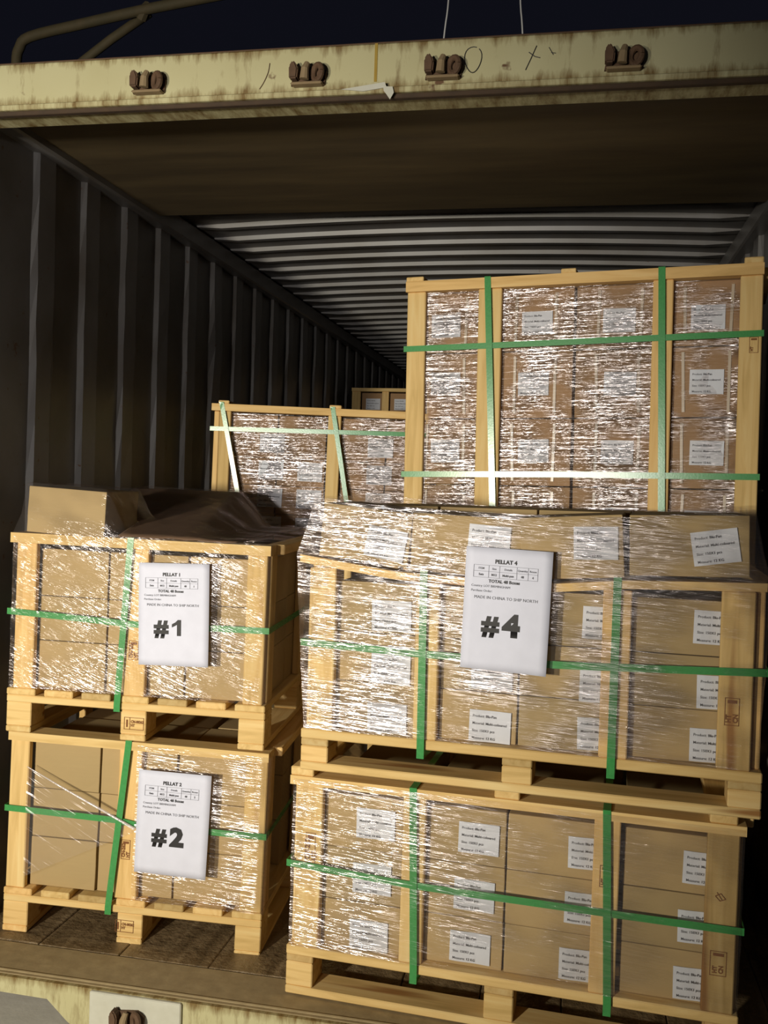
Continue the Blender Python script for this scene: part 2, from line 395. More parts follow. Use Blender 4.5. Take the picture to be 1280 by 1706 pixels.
# threshold and rear sill
sl = bpy.data.objects.new('trim_7', None); COL.objects.link(sl); tag(sl, 'worn steel threshold and cream rear sill under the container opening', kind='structure')
bm = bmesh.new(); box(bm, -1.36, 1.36, 0.0, 0.186, -0.03, -0.002, bev=0.004); obj('threshold_plate', bm, SILL, sl)
bm = bmesh.new(); prism_xz(bm, [(-1.36, -0.004), (1.36, -0.004), (1.36, -0.16), (-0.78, -0.16), (-0.85, -0.112), (-0.915, -0.055), (-1.36, -0.050)], -0.012, 0.10)
obj('sill_face', bm, CREAM_SILL, sl)
bm = bmesh.new(); box(bm, -0.772, -0.485, -0.024, -0.011, -0.150, -0.006, bev=0.003); obj('keeper_plate', bm, WHITE, sl)
keeper(sl, -0.645, -0.062, y=-0.024, mat=RUST)
bm = bmesh.new(); tube(bm, [(-1.36, 0.02, -0.004), (1.36, 0.02, -0.004)], 0.006, 8); obj('weld_bead', bm, SILL, sl)

# dock slab below the sill
bm = bmesh.new(); box(bm, -3.0, 3.0, -3.5, 1.0, -0.30, -0.17, bev=0.01); tag(obj('floor_dock', bm, CONC), 'grey concrete dock below the container sill', kind='structure')

# ================================================================== CRATES
CR = {}
class Frame:
    def __init__(s, x, y, z, a, t): s.m = Matrix.Translation((x, y, z)) @ Matrix.Rotation(a, 4, 'Z') @ Matrix.Rotation(-t, 4, 'Y')
def place(o, fr, off=(0, 0, 0), rot=None):
    m = fr.m @ Matrix.Translation(off)
    if rot is not None: m = m @ rot
    o.matrix_world = m; return o
def crate(key, pose, Wd, H, D, orient, base, posts, rail_h=0.026, rail=None, battens=(), label='', old=(), side_posts=True):
    fr = Frame(*pose); r = bpy.data.objects.new('pallet_crate', None); COL.objects.link(r); r.matrix_world = fr.m
    tag(r, label, 'pallet')
    def part(n, mat, *a, bev=0.003):
        return obj(n, bx(*a, bev=bev), mat, r)
    bw = 0.085 if orient == 'short' else 0.082
    sp = [(0.0, bw), (Wd*0.5-bw*0.5, Wd*0.5+bw*0.5), (Wd-bw, Wd)]
    dp = [(0.0, 0.10), (D*0.5-0.06, D*0.5+0.06), (D-0.10, D)]
    if orient == 'short':
        for a, b in sp: part('skid_board', WY, a, b, 0, D, 0, 0.020)
        for a, b in sp:
            for c, d in dp: part('block', WX, a, b, c+0.002, d, 0.020, base-0.046)
        for c, d in dp: part('stringer_board', WX, 0, Wd, c, d, base-0.046, base-0.022)
        n = 7; w = 0.098; g = (Wd-n*w)/(n-1)
        for i in range(n):
            a = i*(w+g); part('deckboard', WY2 if i in (2, 4) else WY, a, a+w, -0.004*random.random(), D, base-0.022, base)
    else:
        for c, d in dp: part('skid_board', WX, 0, Wd, c, d, 0, 0.024)
        for a, b in sp:
            for c, d in dp: part('block', WX, a, b, c+0.003, d, 0.024, base-0.050)
        for a, b in sp: part('stringer_board', WY2, a, b, 0.004, D, base-0.050, base-0.028)
        for c, d in ((0, 0.10), (0.175, 0.275), (D/2-0.06, D/2+0.06), (D-0.275, D-0.175), (D-0.10, D)): part('deckboard', WX, 0, Wd, c, d, base-0.028, base)
    def rail_z(s): return interp(rail, s) if rail else H
    for i, (a, b) in enumerate(posts):
        top = min(rail_z(a), rail_z(b)) - rail_h
        part('post', WZ2 if i in old else WZ, a, b, 0.004, 0.030, base, top)
        part('post', WZ, a, b, D-0.030, D-0.004, base, H-rail_h)
    for s0, s1 in ((0.004, 0.028), (Wd-0.028, Wd-0.004)):
        if side_posts:
            for d0 in (0.034, D*0.5-0.04): part('post', WZ, s0, s1, d0, d0+0.075, base, H-rail_h)
        part('side_rail', WY, s0-0.004, s1+0.03, 0.072, D-0.07, H-rail_h, H)
    # front rail follows its sag
    bm = bmesh.new(); xs = [x for x, _ in rail] if rail else [0.0, Wd]
    rings = []
    for x in xs:
        z = rail_z(x); rings.append([bm.verts.new((x, yy, zz)) for yy, zz in ((-0.008, z-rail_h), (0.07, z-rail_h), (0.07, z), (-0.008, z))])
    bm.faces.new(rings[0]); bm.faces.new(rings[-1][::-1])
    for p, q in zip(rings, rings[1:]):
        for i in range(4): bm.faces.new((p[i], q[i], q[(i+1) % 4], p[(i+1) % 4]))
    bmesh.ops.recalc_face_normals(bm, faces=bm.faces); obj('top_rail', bm, WX, r)
    part('top_rail', WX, 0, Wd, D-0.07, D, H-rail_h, H)
    for a, b, th in battens: part('batten', WY, a, b, -0.004, D, H, H+th)
    CR[key] = dict(fr=fr, W=Wd, H=H, D=D, base=base, root=r); return r
crate('P2', (-1.2264, 0.2367, 0.0022, 0.076, -0.0202), 0.872, 0.6655, 1.12, 'short', 0.146, [(0.004, 0.068), (0.376, 0.452), (0.797, 0.868)], rail_h=0.028,
      label='lower pine pallet crate on the left, standing on the dark plank floor')
crate('P1', (-1.2234, 0.2279, 0.6676, 0.078, -0.0124), 0.864, 0.6525, 1.12, 'short', 0.144, [(0.018, 0.085), (0.393, 0.463), (0.788, 0.852)], rail_h=0.032,
      label='upper pine pallet crate of the left stack, under the tilted carton')
crate('P3', (-0.2104, 0.1005, 0.0031, -0.0597, 0.0001), 1.262, 0.6523, 0.80, 'long', 0.145, [(0.020, 0.098), (0.340, 0.406), (0.874, 0.944), (1.167, 1.248)], rail_h=0.026,
      battens=((0.0, 0.07, 0.026), (0.60, 0.67, 0.026), (1.17, 1.24, 0.026)), old=(3,),
      label='lower pine pallet crate on the right, bottom one of the front stack')
crate('P4', (-0.1756, 0.0656, 0.6834, -0.0719, 0.006), 1.252, 0.6049, 0.80, 'long', 0.120, [(0.022, 0.094), (0.331, 0.398), (0.841, 0.915), (1.139, 1.222)], rail_h=0.022,
      rail=[(-0.012, 0.624), (0.05, 0.616), (0.27, 0.588), (0.47, 0.581), (0.71, 0.577), (0.90, 0.596), (1.246, 0.607)],
      label='upper pine pallet crate of the right front stack, with bowed top rail')
crate('P5', (-0.083, 1.111, 1.141, -0.142, 0.014), 1.300, 1.164, 0.64, 'long', 0.122, [(0.004, 0.078), (0.288, 0.378), (0.930, 1.000), (1.224, 1.298)], rail_h=0.040,
      battens=((0.0, 0.07, 0.018), (0.60, 0.655, 0.018), (1.235, 1.298, 0.022)),
      label='tall pine pallet crate at the back right under the roof ribs')
crate('P6', (-1.093, 1.605, 1.099, 0.135, -0.016), 1.131, 0.762, 0.95, 'long', 0.125, [(0.036, 0.088), (0.541, 0.600), (1.05, 1.12)], rail_h=0.032,
      battens=((0.03, 0.08, 0.016), (0.545, 0.60, 0.016)),
      label='low pine pallet crate behind the left stack, left of the tall crate')
# the crates underneath those two, out of sight behind the front stacks but holding them up
crate('P5b', (-0.083, 1.111, 0.0, -0.142, 0.0), 1.300, 1.135, 0.64, 'long', 0.122, [(0.004, 0.078), (1.224, 1.298)], label='pine crate carrying the tall crate at the back right')
crate('P6b', (-1.093, 1.605, 0.0, 0.135, 0.0), 1.131, 1.090, 0.95, 'long', 0.122, [(0.004, 0.078), (1.05, 1.12)], label='pine crate carrying the low crate behind the left stack')
crate('P7', (-1.20, 4.9, 1.55, 0.0, 0.0), 1.10, 0.72, 0.8, 'long', 0.12, [(0.0, 0.07), (0.245, 0.30), (0.78, 0.84), (1.03, 1.10)],
      label='small pine crate far back by the left wall, beyond the low crate', side_posts=False)
crate('P7b', (-1.20, 4.9, 0.0, 0.0, 0.0), 1.10, 1.545, 0.8, 'long', 0.12, [(0.0, 0.07), (1.03, 1.10)], label='pine crate carrying the small far crate by the left wall', side_posts=False)

# ink stamps on posts and blocks
def stamp(key, s, h, w, hh, lines, vert=True, d=0.0):
    """framed heat-treatment mark burned on the wood"""
    f = bmesh.new(); t = 0.0016
    box(f, 0, w, -0.0006, 0, 0, t); box(f, 0, w, -0.0006, 0, hh-t, hh); box(f, 0, t, -0.0006, 0, 0, hh); box(f, w-t, w, -0.0006, 0, 0, hh)
    if vert:
        tb = text_bm(lines, hh*0.24, 0.0008, sx=0.9)
        add_bm(f, tb, (w*0.42, -0.0006, hh*0.10), Matrix.Rotation(-math.pi/2, 4, 'Y'))
        box(f, w*0.18, w*0.82, -0.0006, 0, hh*0.80, hh*0.92)
    else:
        add_bm(f, text_bm(lines, hh*0.30, 0.0005, sx=0.82), (w*0.34, -0.0006, hh*0.56))
        box(f, w*0.28, w*0.28+t, -0.0006, 0, 0, hh); box(f, w*0.11, w*0.19, -0.0006, 0, hh*0.2, hh*0.8)
    o = obj('ink_stamp', f, STAMP, CR[key]['root']); o.location = (s, d, h); return o
stamp('P2', 0.396, 0.277, 0.030, 0.064, 'CN-262\nHT', d=0.003); stamp('P1', 0.408, 0.262, 0.032, 0.062, 'CN-262\nHT', d=0.003)
stamp('P2', 0.388, 0.038, 0.062, 0.040, 'CN-00262\nHT', False, 0.001); stamp('P1', 0.402, 0.036, 0.066, 0.040, 'CN-00262\nHT', False, 0.001)
stamp('P3', 0.050, 0.395, 0.030, 0.090, 'CN-262\nHT', d=0.003); stamp('P3', 0.893, 0.440, 0.034, 0.060, 'HT', d=0.003)
stamp('P3', 1.185, 0.245, 0.042, 0.066, 'HT\nCN', d=0.003); stamp('P4', 1.155, 0.235, 0.036, 0.072, 'HT\nCN', d=0.003)
stamp('P5', 1.258, 0.855, 0.030, 0.055, 'HT', d=0.003)
b = bmesh.new()
for p, q in (((0, 0, 0.012), (0.014, 0, 0.020)), ((0.014, 0, 0.020), (0.026, 0, 0.006)), ((0.026, 0, 0.006), (0.012, 0, 0)), ((0.012, 0, 0), (0, 0, 0.012)), ((0.004, 0, 0.022), (0.018, 0, 0.002))):
    tube(b, [p, q], 0.0012, 5)
o = obj('ink_stamp', b, STAMP, CR['P3']['root']); o.location = (1.192, 0.003, 0.445)

# ================================================================== CARTONS
def carton_mesh(w, d, h, seed=0, bulge=0.003):
    rnd = random.Random(seed); bm = bmesh.new(); box(bm, 0, w, 0, d, 0, h)
    bmesh.ops.subdivide_edges(bm, edges=bm.edges[:], cuts=3, use_grid_fill=True)
    for v in bm.verts:
        x, y, z = v.co; fx, fz = x/w, z/h
        if y < 1e-5: v.co.y -= bulge*math.sin(math.pi*fx)*math.sin(math.pi*fz) - rnd.uniform(0, 0.0008)
        if x < 1e-5 or x > w-1e-5: v.co.x += rnd.uniform(-0.0008, 0.0008)
    es = [e for e in bm.edges if len(e.link_faces) == 2 and e.calc_face_angle(0) > 1.0]
    bmesh.ops.bevel(bm, geom=es, offset=0.003, segments=2, affect='EDGES', profile=0.6)
    return bm
_mesh_cache = {}
def shared(key, fn, mat):
    if key not in _mesh_cache:
        bm = fn(); me = bpy.data.meshes.new(key[0]); bm.normal_update(); bm.to_mesh(me); bm.free(); me.materials.append(mat); _mesh_cache[key] = me
    return _mesh_cache[key]
LINES = ['Product: Blu-Pan', 'Material: Multi-coloured', 'Size: 150X1 pcs', 'Measure: 12 KG']
def label_bm():
    bm = bmesh.new(); n = 6
    W_, H_ = 0.116, 0.088
    vs = [[bm.verts.new((W_*i/n, -0.0006-0.0012*math.sin(i*1.3), -H_+H_*j/3)) for i in range(n+1)] for j in range(4)]
    for a, b in zip(vs, vs[1:]):
        for i in range(n): bm.faces.new((a[i], a[i+1], b[i+1], b[i]))
    return bm
def print_bm():
    bm = bmesh.new()
    for i, t in enumerate(LINES): add_bm(bm, text_bm(t, 0.0098, 0.00012), (0.009, -0.0026, -0.020-i*0.0205))
    return bm
def tape_bm(L, w=0.010):
    bm = bmesh.new(); box(bm, 0, w, -0.0012, 0, 0, L); return bm
def carton(key, s0, s1, h0, h1, d0, dep, label, group, mat=CARD, lab=None, tapes=(), tilt=0.0, jit=0.0, labrot=0.0):
    c = CR[key]; w, h = s1-s0, h1-h0
    me = shared(('carton', round(w, 3), round(dep, 3), round(h, 3), mat.name), lambda: carton_mesh(w, dep, h, int(w*1000+h*77)), mat)
    o = bpy.data.objects.new('carton', me); COL.objects.link(o)
    place(o, c['fr'], (s0, d0 + random.uniform(0, 0.004), h0), Matrix.Rotation(-tilt, 4, 'Y') @ Matrix.Rotation(random.uniform(-jit, jit), 4, 'Z'))
    tag(o, label, 'box', group)
    if lab:
        l = bpy.data.objects.new('shipping_label', shared(('shipping_label',), label_bm, STICK)); COL.objects.link(l); l.parent = o
        l.location = (lab[0]-s0, -0.0045, lab[1]-h0); l.rotation_euler = (0, -labrot + random.uniform(-0.02, 0.02), 0)
        l['label'] = 'white printed shipping label'
        p = bpy.data.objects.new('printed_text', shared(('printed_text',), print_bm, INKG)); COL.objects.link(p); p.parent = l
    for tx in tapes:
        t = bpy.data.objects.new('tape_strip', shared(('tape_strip', round(h, 3)), lambda: tape_bm(h*0.86), TAPE)); COL.objects.link(t); t.parent = o
        t.location = (tx, -0.0045, h*0.07); t.rotation_euler = (0, random.uniform(-0.03, 0.03), 0)
    return o
CN = ['leftmost', 'second from left', 'third from left', 'rightmost']
def rown(i, n): return {3: ['bottom', 'middle', 'top'], 4: ['bottom', 'second lowest', 'second highest', 'top'], 5: ['bottom', 'second lowest', 'middle', 'second highest', 'top']}[n][i]

# crate 1 and crate 2: plain cartons, three columns, three rows
for key, cols, rows, nm in (('P2', [(0.071, 0.298), (0.304, 0.560), (0.566, 0.800)], [(0.147, 0.309), (0.311, 0.471), (0.473, 0.625)], 'lower left crate'),
                            ('P1', [(0.087, 0.316), (0.322, 0.584), (0.590, 0.838)], [(0.145, 0.299), (0.301, 0.446), (0.448, 0.602)], 'upper left crate')):
    c3 = ['left', 'centre', 'right']
    for i, (a, b) in enumerate(cols):
        for j, (h0, h1) in enumerate(rows):
            carton(key, a, b, h0, h1, 0.036, 0.34, 'plain kraft carton in %s, %s column, %s row' % (nm, c3[i], rown(j, 3)), 'plain cartons in the ' + nm, jit=0.012)
    for q, dd in enumerate((0.39, 0.74)):
        for j, (h0, h1) in enumerate(rows):
            carton(key, 0.588, 0.835, h0, h1, dd, 0.34, 'plain kraft carton in %s, shadowed right side, %s row, %s' % (nm, rown(j, 3), ['midway back', 'rearmost'][q]), 'plain cartons in the ' + nm)
for i, (a, b) in enumerate([(0.071, 0.298), (0.304, 0.560)]):
    for q, dd in enumerate((0.39, 0.74)):
        for j, (h0, h1) in enumerate([(0.147, 0.309), (0.311, 0.471), (0.473, 0.620)]):
            carton('P2', a, b, h0, h1, dd, 0.34, 'plain kraft carton inside the lower left crate, %s column, %s row, %s' % (['left', 'centre'][i], rown(j, 3), ['midway back', 'rearmost'][q]), 'inner cartons of the lower left crate')
carton('P1', 0.041, 0.305, 0.656, 0.806, 0.012, 0.28, 'plain kraft carton lying tilted on top of the crate marked #1', None, tilt=-0.035)

# lower right crate: labelled cartons, four columns, three rows
lab3 = [[(0.184, 0.236), (0.188, 0.403), (0.195, 0.567)], [(0.483, 0.247), (0.490, 0.398), (0.498, 0.563)], [(0.791, 0.243), (0.801, 0.404), (0.805, 0.559)], [(1.095, 0.241), (1.101, 0.397), (1.110, 0.558)]]
for i, (a, b) in enumerate([(0.090, 0.334), (0.388, 0.632), (0.637, 0.888), (0.955, 1.200)]):
    for j, (h0, h1) in enumerate([(0.146, 0.284), (0.286, 0.440), (0.442, 0.600)]):
        carton('P3', a, b, h0, h1, 0.036, 0.36, 'labelled kraft carton, %s in the %s row of the lower right crate' % (CN[i], rown(j, 3)), 'labelled cartons in the lower right crate', lab=lab3[i][j], jit=0.008)
for i, (a, b) in enumerate([(0.090, 0.334), (0.388, 0.632), (0.637, 0.888), (0.955, 1.200)]):
    for j, (h0, h1) in enumerate([(0.146, 0.284), (0.286, 0.440), (0.442, 0.600)]):
        carton('P3', a, b, h0, h1, 0.402, 0.36, 'plain carton in the back of the lower right crate, %s, %s row' % (CN[i], rown(j, 3)), 'back cartons of the lower right crate')
lab4 = [[(0.189, 0.205), (0.198, 0.350), (0.195, 0.500)], [(0.487, 0.212), (0.488, 0.357), (0.490, 0.500)], [(0.782, 0.216), (0.785, 0.347), (0.788, 0.518)], [(1.073, 0.213), (1.086, 0.355), (1.074, 0.525)]]
for i, (a, b) in enumerate([(0.096, 0.336), (0.372, 0.617), (0.622, 0.876), (0.916, 1.165)]):
    for j, (h0, h1) in enumerate([(0.121, 0.260), (0.262, 0.403), (0.405, 0.550)]):
        carton('P4', a, b, h0, h1, 0.036, 0.36, 'labelled carton, %s in the %s row of the upper right crate' % (CN[i], rown(j, 3)), 'labelled cartons in crate #4', lab=lab4[i][j], jit=0.008)
# loose layer on top of crate 4
TOP4 = [(0.036, 0.300, 0.622, 0.775, -0.09, (0.178, 0.730), -0.08), (0.308, 0.615, 0.592, 0.755, -0.03, (0.471, 0.735), -0.02),
        (0.622, 0.895, 0.582, 0.750, 0.07, (0.767, 0.722), -0.04), (0.906, 1.205, 0.608, 0.768, 0.03, (1.058, 0.722), 0.15)]
for i, (a, b, h0, h1, tl, lb, lr) in enumerate(TOP4):
    carton('P4', a, b, h0, h1, 0.012, 0.36, 'labelled carton on top of the upper right crate, %s of four' % CN[i], 'cartons lying on top of crate #4', lab=lb, tilt=tl, labrot=lr)
    carton('P4', a, b, 0.612, 0.765, 0.40, 0.36, 'plain carton on top of the upper right crate, back row, %s' % CN[i], 'cartons on the back of crate #4')
# tall crate at the back right
lab5 = [(0.096, 0.085), (0.444, 0.095), (0.752, 0.090), (1.060, 0.092)]
for i, (a, b) in enumerate([(0.084, 0.340), (0.372, 0.645), (0.655, 0.930), (0.985, 1.232)]):
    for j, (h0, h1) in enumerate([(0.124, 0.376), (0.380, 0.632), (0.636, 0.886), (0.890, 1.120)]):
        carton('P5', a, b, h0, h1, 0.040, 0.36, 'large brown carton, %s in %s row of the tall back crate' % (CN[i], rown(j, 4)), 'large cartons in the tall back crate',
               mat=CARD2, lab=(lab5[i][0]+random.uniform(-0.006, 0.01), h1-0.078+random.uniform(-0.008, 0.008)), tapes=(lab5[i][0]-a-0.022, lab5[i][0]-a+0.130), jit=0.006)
# low crate behind the left stack
lab6 = [0.222, 0.43, 0.726, 0.93]
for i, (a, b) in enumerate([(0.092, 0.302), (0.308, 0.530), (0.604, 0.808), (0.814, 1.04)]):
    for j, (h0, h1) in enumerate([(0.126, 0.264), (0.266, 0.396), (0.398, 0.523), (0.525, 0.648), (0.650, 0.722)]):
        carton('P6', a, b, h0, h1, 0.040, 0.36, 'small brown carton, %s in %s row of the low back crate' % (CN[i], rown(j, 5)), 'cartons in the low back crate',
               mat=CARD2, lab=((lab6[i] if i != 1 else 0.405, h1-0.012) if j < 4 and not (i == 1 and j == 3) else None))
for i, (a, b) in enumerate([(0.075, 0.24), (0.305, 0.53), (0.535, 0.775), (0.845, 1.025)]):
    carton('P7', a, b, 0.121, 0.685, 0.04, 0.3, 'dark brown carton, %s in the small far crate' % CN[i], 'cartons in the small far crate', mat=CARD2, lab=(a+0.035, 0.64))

# slanting brown cover sheet on the back of crate 1
def sheet_h(s, d):
    rise = 0.657 + 0.140*max(0.0, min(1.0, (d-0.02)/1.0))
    edge = 0.47 + 0.10*(1-min(1, d/1.1))
    k = max(0.0, min(1.0, (s-edge)/0.12))
    return rise + (0.657-rise)*k
bm = bmesh.new(); rnd = random.Random(5); nS, nD = 22, 22; grid = []
for i in range(nS+1):
    row = []
    for j in range(nD+1):
        s = 0.02 + 0.72*i/nS; d = 0.31 + 0.78*j/nD if s < 0.33 else 0.03 + 1.06*j/nD
        row.append(bm.verts.new((s, d, sheet_h(s, d) + rnd.uniform(-0.002, 0.002))))
    grid.append(row)
for a, b in zip(grid, grid[1:]):
    for j in range(nD): bm.faces.new((a[j], b[j], b[j+1], a[j+1]))
o = obj('cover_sheet', bm, COVER, smooth=True); place(o, CR['P1']['fr']); md = o.modifiers.new('thickness', 'SOLIDIFY'); md.thickness = 0.004
tag(o, 'brown cover sheet darkened for shade, sloping over the top of the crate marked #1', 'sheet')

# ================================================================== STRAPS
def ribbon(path, width_dir, w, label, key, group):
    """path: list of local points, width_dir: vector across the band"""
    bm = bmesh.new(); wd = Vector(width_dir)*w*0.5
    a = [bm.verts.new(Vector(p)-wd) for p in path]; b = [bm.verts.new(Vector(p)+wd) for p in path]
    for i in range(len(path)-1): bm.faces.new((a[i], a[i+1], b[i+1], b[i]))
    o = obj('strapping_band', bm, GREEN); place(o, CR[key]['fr']); md = o.modifiers.new('thickness', 'SOLIDIFY'); md.thickness = 0.0012; md.offset = 0
    return tag(o, label, 'strap', group)
def wob(path, amp=0.002, seed=0):
    rnd = random.Random(seed); return [(x+rnd.uniform(-amp, amp), y, z+rnd.uniform(-amp, amp)) for x, y, z in path]
def hstrap(key, pts, label, d=-0.006, w=0.020):
    c = CR[key]; Wd, D = c['W'], c['D']; tbl = [(p[0], p[1]) for p in pts]
    front = [(s, d, interp(tbl, s)) for s in [Wd*i/16 for i in range(17)]]
    z0, z1 = tbl[0][1], tbl[-1][1]; front[0] = (-0.004, d, z0); front[-1] = (Wd+0.004, d, z1)
    path = front + [(Wd+0.004, D*0.5, z1), (Wd+0.004, D+0.006, z1), (Wd*0.5, D+0.006, (z0+z1)/2), (-0.004, D+0.006, z0), (-0.004, D*0.5, z0), (-0.004, d, z0)]
    ribbon(path, (0, 0, 1), w, label, key, 'green straps around the crates')
def vstrap(key, pts, label, d=-0.010, w=0.021, top=None):
    c = CR[key]; D, H = c['D'], c['H']; tbl = sorted((p[1], p[0]) for p in pts)
    h0, h1 = tbl[0][0], tbl[-1][0]
    front = [(interp(tbl, h0+(h1-h0)*i/12), d, h0+(h1-h0)*i/12) for i in range(13)]
    st, sb = front[-1][0], front[0][0]; hz = (top if top else H)+0.003
    path = [(sb, 0.10, c['base']-0.055), (sb, d, c['base']-0.05)] + front + [(st, d, hz), (st, 0.08, hz), (st, D, hz), (st, D+0.01, hz-0.02), (st, D+0.01, c['base'])]
    ribbon(path, (1, 0, 0), w, label, key, 'green straps around the crates')
hstrap('P1', [(0.0, 0.396), (0.424, 0.378), (0.864, 0.384)], 'green strap running level round the upper left crate')
vstrap('P1', [(0.406, 0.65), (0.380, 0.117)], 'green strap running upright over the upper left crate')
hstrap('P2', [(0.0, 0.412), (0.406, 0.405), (0.443, 0.396), (0.872, 0.398)], 'green strap running level round the lower left crate')
vstrap('P2', [(0.41, 0.66), (0.365, 0.12)], 'green strap running upright over the lower left crate')
hstrap('P3', [(0.0, 0.392), (0.38, 0.375), (0.914, 0.374), (1.262, 0.375)], 'green strap running level round the lowest right crate')
vstrap('P3', [(0.370, 0.65), (0.388, 0.135)], 'left upright green strap on the lowest right crate')
vstrap('P3', [(0.906, 0.65), (0.926, 0.130)], 'right upright green strap on the lowest right crate')
hstrap('P4', [(0.0, 0.371), (0.33, 0.362), (0.728, 0.359), (1.252, 0.379)], 'green strap running level round the crate marked #4')
vstrap('P4', [(0.354, 0.592), (0.358, 0.097)], 'left upright green strap on the crate marked #4', top=0.592)
vstrap('P4', [(0.877, 0.596), (0.875, 0.096)], 'right upright green strap on the crate marked #4', top=0.60)
hstrap('P5', [(0.0, 0.903), (0.343, 0.907), (1.30, 0.921)], 'upper level green strap across the tall back crate', w=0.022)
hstrap('P5', [(0.0, 0.416), (0.65, 0.424), (1.30, 0.424)], 'lower level green strap across the tall back crate', w=0.022)
vstrap('P5', [(0.325, 1.165), (0.371, 0.12)], 'left upright green strap on the tall back crate', w=0.024)
vstrap('P5', [(0.959, 1.165), (0.984, 0.12)], 'right upright green strap on the tall back crate', w=0.024)
hstrap('P6', [(0.0, 0.646), (1.131, 0.664)], 'green strap running level round the low crate behind the left stack')
vstrap('P6', [(0.045, 0.77), (0.155, 0.28)], 'left upright green strap on the low crate behind the left stack')
vstrap('P6', [(0.560, 0.77), (0.655, 0.28)], 'right upright green strap on the low crate behind the left stack')

# ================================================================== STRETCH FILM
def film_obj(bm, mat, key, label):
    o = obj('stretch_film', bm, mat, smooth=True); place(o, CR[key]['fr'])
    return tag(o, label, 'plastic wrap')
def resample(path, step):
    out = []
    for (a, b), (c, d) in zip(path, path[1:]):
        n = max(1, int(math.hypot(c-a, d-b)/step))
        out += [(a+(c-a)*i/n, b+(d-b)*i/n) for i in range(n)]
    out.append(path[-1]); return out
def skirt(bm, lower, upper, h0, h1, nv, rnd, sag=0.0, amp=0.0015):
    """lower/upper: equally long lists of (s,d); h0/h1 numbers or functions of (s,d)"""
    rows = []
    for k in range(nv+1):
        t = k/nv; r = []
        for (a, b), (c, d) in zip(lower, upper):
            za = h0(a, b) if callable(h0) else h0; zb = h1(c, d) if callable(h1) else h1
            q = t + sag*math.sin(math.pi*t)*-1
            e = amp if 0 < k < nv else amp*0.3
            r.append(bm.verts.new((a+(c-a)*t + rnd.uniform(-e, e), b+(d-b)*t + rnd.uniform(-e, e), za+(zb-za)*q)))
        rows.append(r)
    for p, q in zip(rows, rows[1:]):
        for i in range(len(p)-1): bm.faces.new((p[i], p[i+1], q[i+1], q[i]))
    return rows
def rect_path(s0, s1, d0, d1, n=24, m=16):
    p = [(s0+(s1-s0)*i/n, d0) for i in range(n)] + [(s1, d0+(d1-d0)*i/m) for i in range(m)] + [(s1-(s1-s0)*i/n, d1) for i in range(n)] + [(s0, d1-(d1-d0)*i/m) for i in range(m)]
    return p + [p[0]]
rnd = random.Random(21)
# crate 4: skirt over the frame, then tented up over the loose cartons, closed on top
bm = bmesh.new(); c = CR['P4']
TOPH = [(0.03, 0.792), (0.30, 0.768), (0.62, 0.760), (0.90, 0.762), (1.20, 0.792)]
RAILH = [(-0.02, 0.628), (0.27, 0.594), (0.71, 0.586), (0.90, 0.602), (1.27, 0.612)]
lo = rect_path(0.012, 1.240, -0.012, 0.80); mid = rect_path(-0.018, 1.256, -0.020, 0.80); up = rect_path(0.026, 1.212, 0.000, 0.78)
skirt(bm, lo, mid, 0.125, lambda s, d: interp(RAILH, s), 14, rnd)
rows = skirt(bm, mid, up, lambda s, d: interp(RAILH, s), lambda s, d: interp(TOPH, s), 6, rnd, sag=0.08)
n, m = 24, 16
for i in range(n):
    pa = up[i]; pb = up[i+1]; prev = None
    for j in range(9):
        t = j/8
        q = []
        for s, d in (pa, pb):
            dd = 0.0 + 0.78*t; z = interp(TOPH, s) - 0.012*math.sin(math.pi*t)*(0.5+0.5*math.sin(9*s)) - 0.018*t
            q.append(bm.verts.new((s, dd, z)))
        if prev: bm.faces.new((prev[0], prev[1], q[1], q[0]))
        prev = q
bmesh.ops.remove_doubles(bm, verts=bm.verts, dist=0.0004)
film_obj(bm, FILM, 'P4', 'clear shiny stretch film tented over the crate marked #4')
# lower right crate
bm = bmesh.new(); p = rect_path(0.012, 1.258, -0.012, 0.79); skirt(bm, p, p, 0.150, 0.645, 14, rnd); film_obj(bm, FILM_LIGHT, 'P3', 'clear stretch film wound round the lowest right crate')
# tall crate: film lies inside the posts
bm = bmesh.new(); p = rect_path(0.079, 1.236, 0.033, 0.62); p = [(a, b if b > 0.3 else 0.022+0.013*(a-0.079)) for a, b in p]; skirt(bm, p, p, 0.124, 1.122, 22, rnd); film_obj(bm, FILM_FINE, 'P5', 'glittering stretch film over the cartons of the tall back crate')
bm = bmesh.new(); p = rect_path(0.086, 1.048, 0.033, 0.92); p = [(a, b if b > 0.5 else 0.037-0.012*(a-0.086)) for a, b in p]; skirt(bm, p, p, 0.128, 0.726, 14, rnd); film_obj(bm, FILM_FINE, 'P6', 'glittering stretch film over the cartons of the low back crate')
# crate 1: skirt plus a cap tented over the tilted carton and the cover sheet
def cap1(s, d):
    z = sheet_h(s, d) + 0.006
    if d < 0.55:
        # tent from the tilted carton
        dx = max(0, s-0.312, 4*(0.040-s)); dy = max(0, d-0.30)
        t = 0.818 - 0.035*s - 1.9*dx - 1.1*dy
        z = max(z, t if s < 0.46 else z)
    return max(z, 0.660)
bm = bmesh.new(); lo = rect_path(0.012, 0.866, -0.012, 1.128, 40, 40); skirt(bm, lo, lo, 0.150, 0.658, 14, rnd)
gr = []
for i in range(57):
    gr.append([])
    for j in range(57):
        s = 0.012 + 0.854*i/56; d = -0.012 + 1.140*j/56
        e = 0.0025 if 0 < i < 56 and 0 < j < 56 else 0
        z = cap1(s, d) if 0 < i < 56 and 0 < j < 56 else 0.658
        gr[-1].append(bm.verts.new((s, d, z + rnd.uniform(-e, e))))
for a, b in zip(gr, gr[1:]):
    for j in range(56): bm.faces.new((a[j], b[j], b[j+1], a[j+1]))
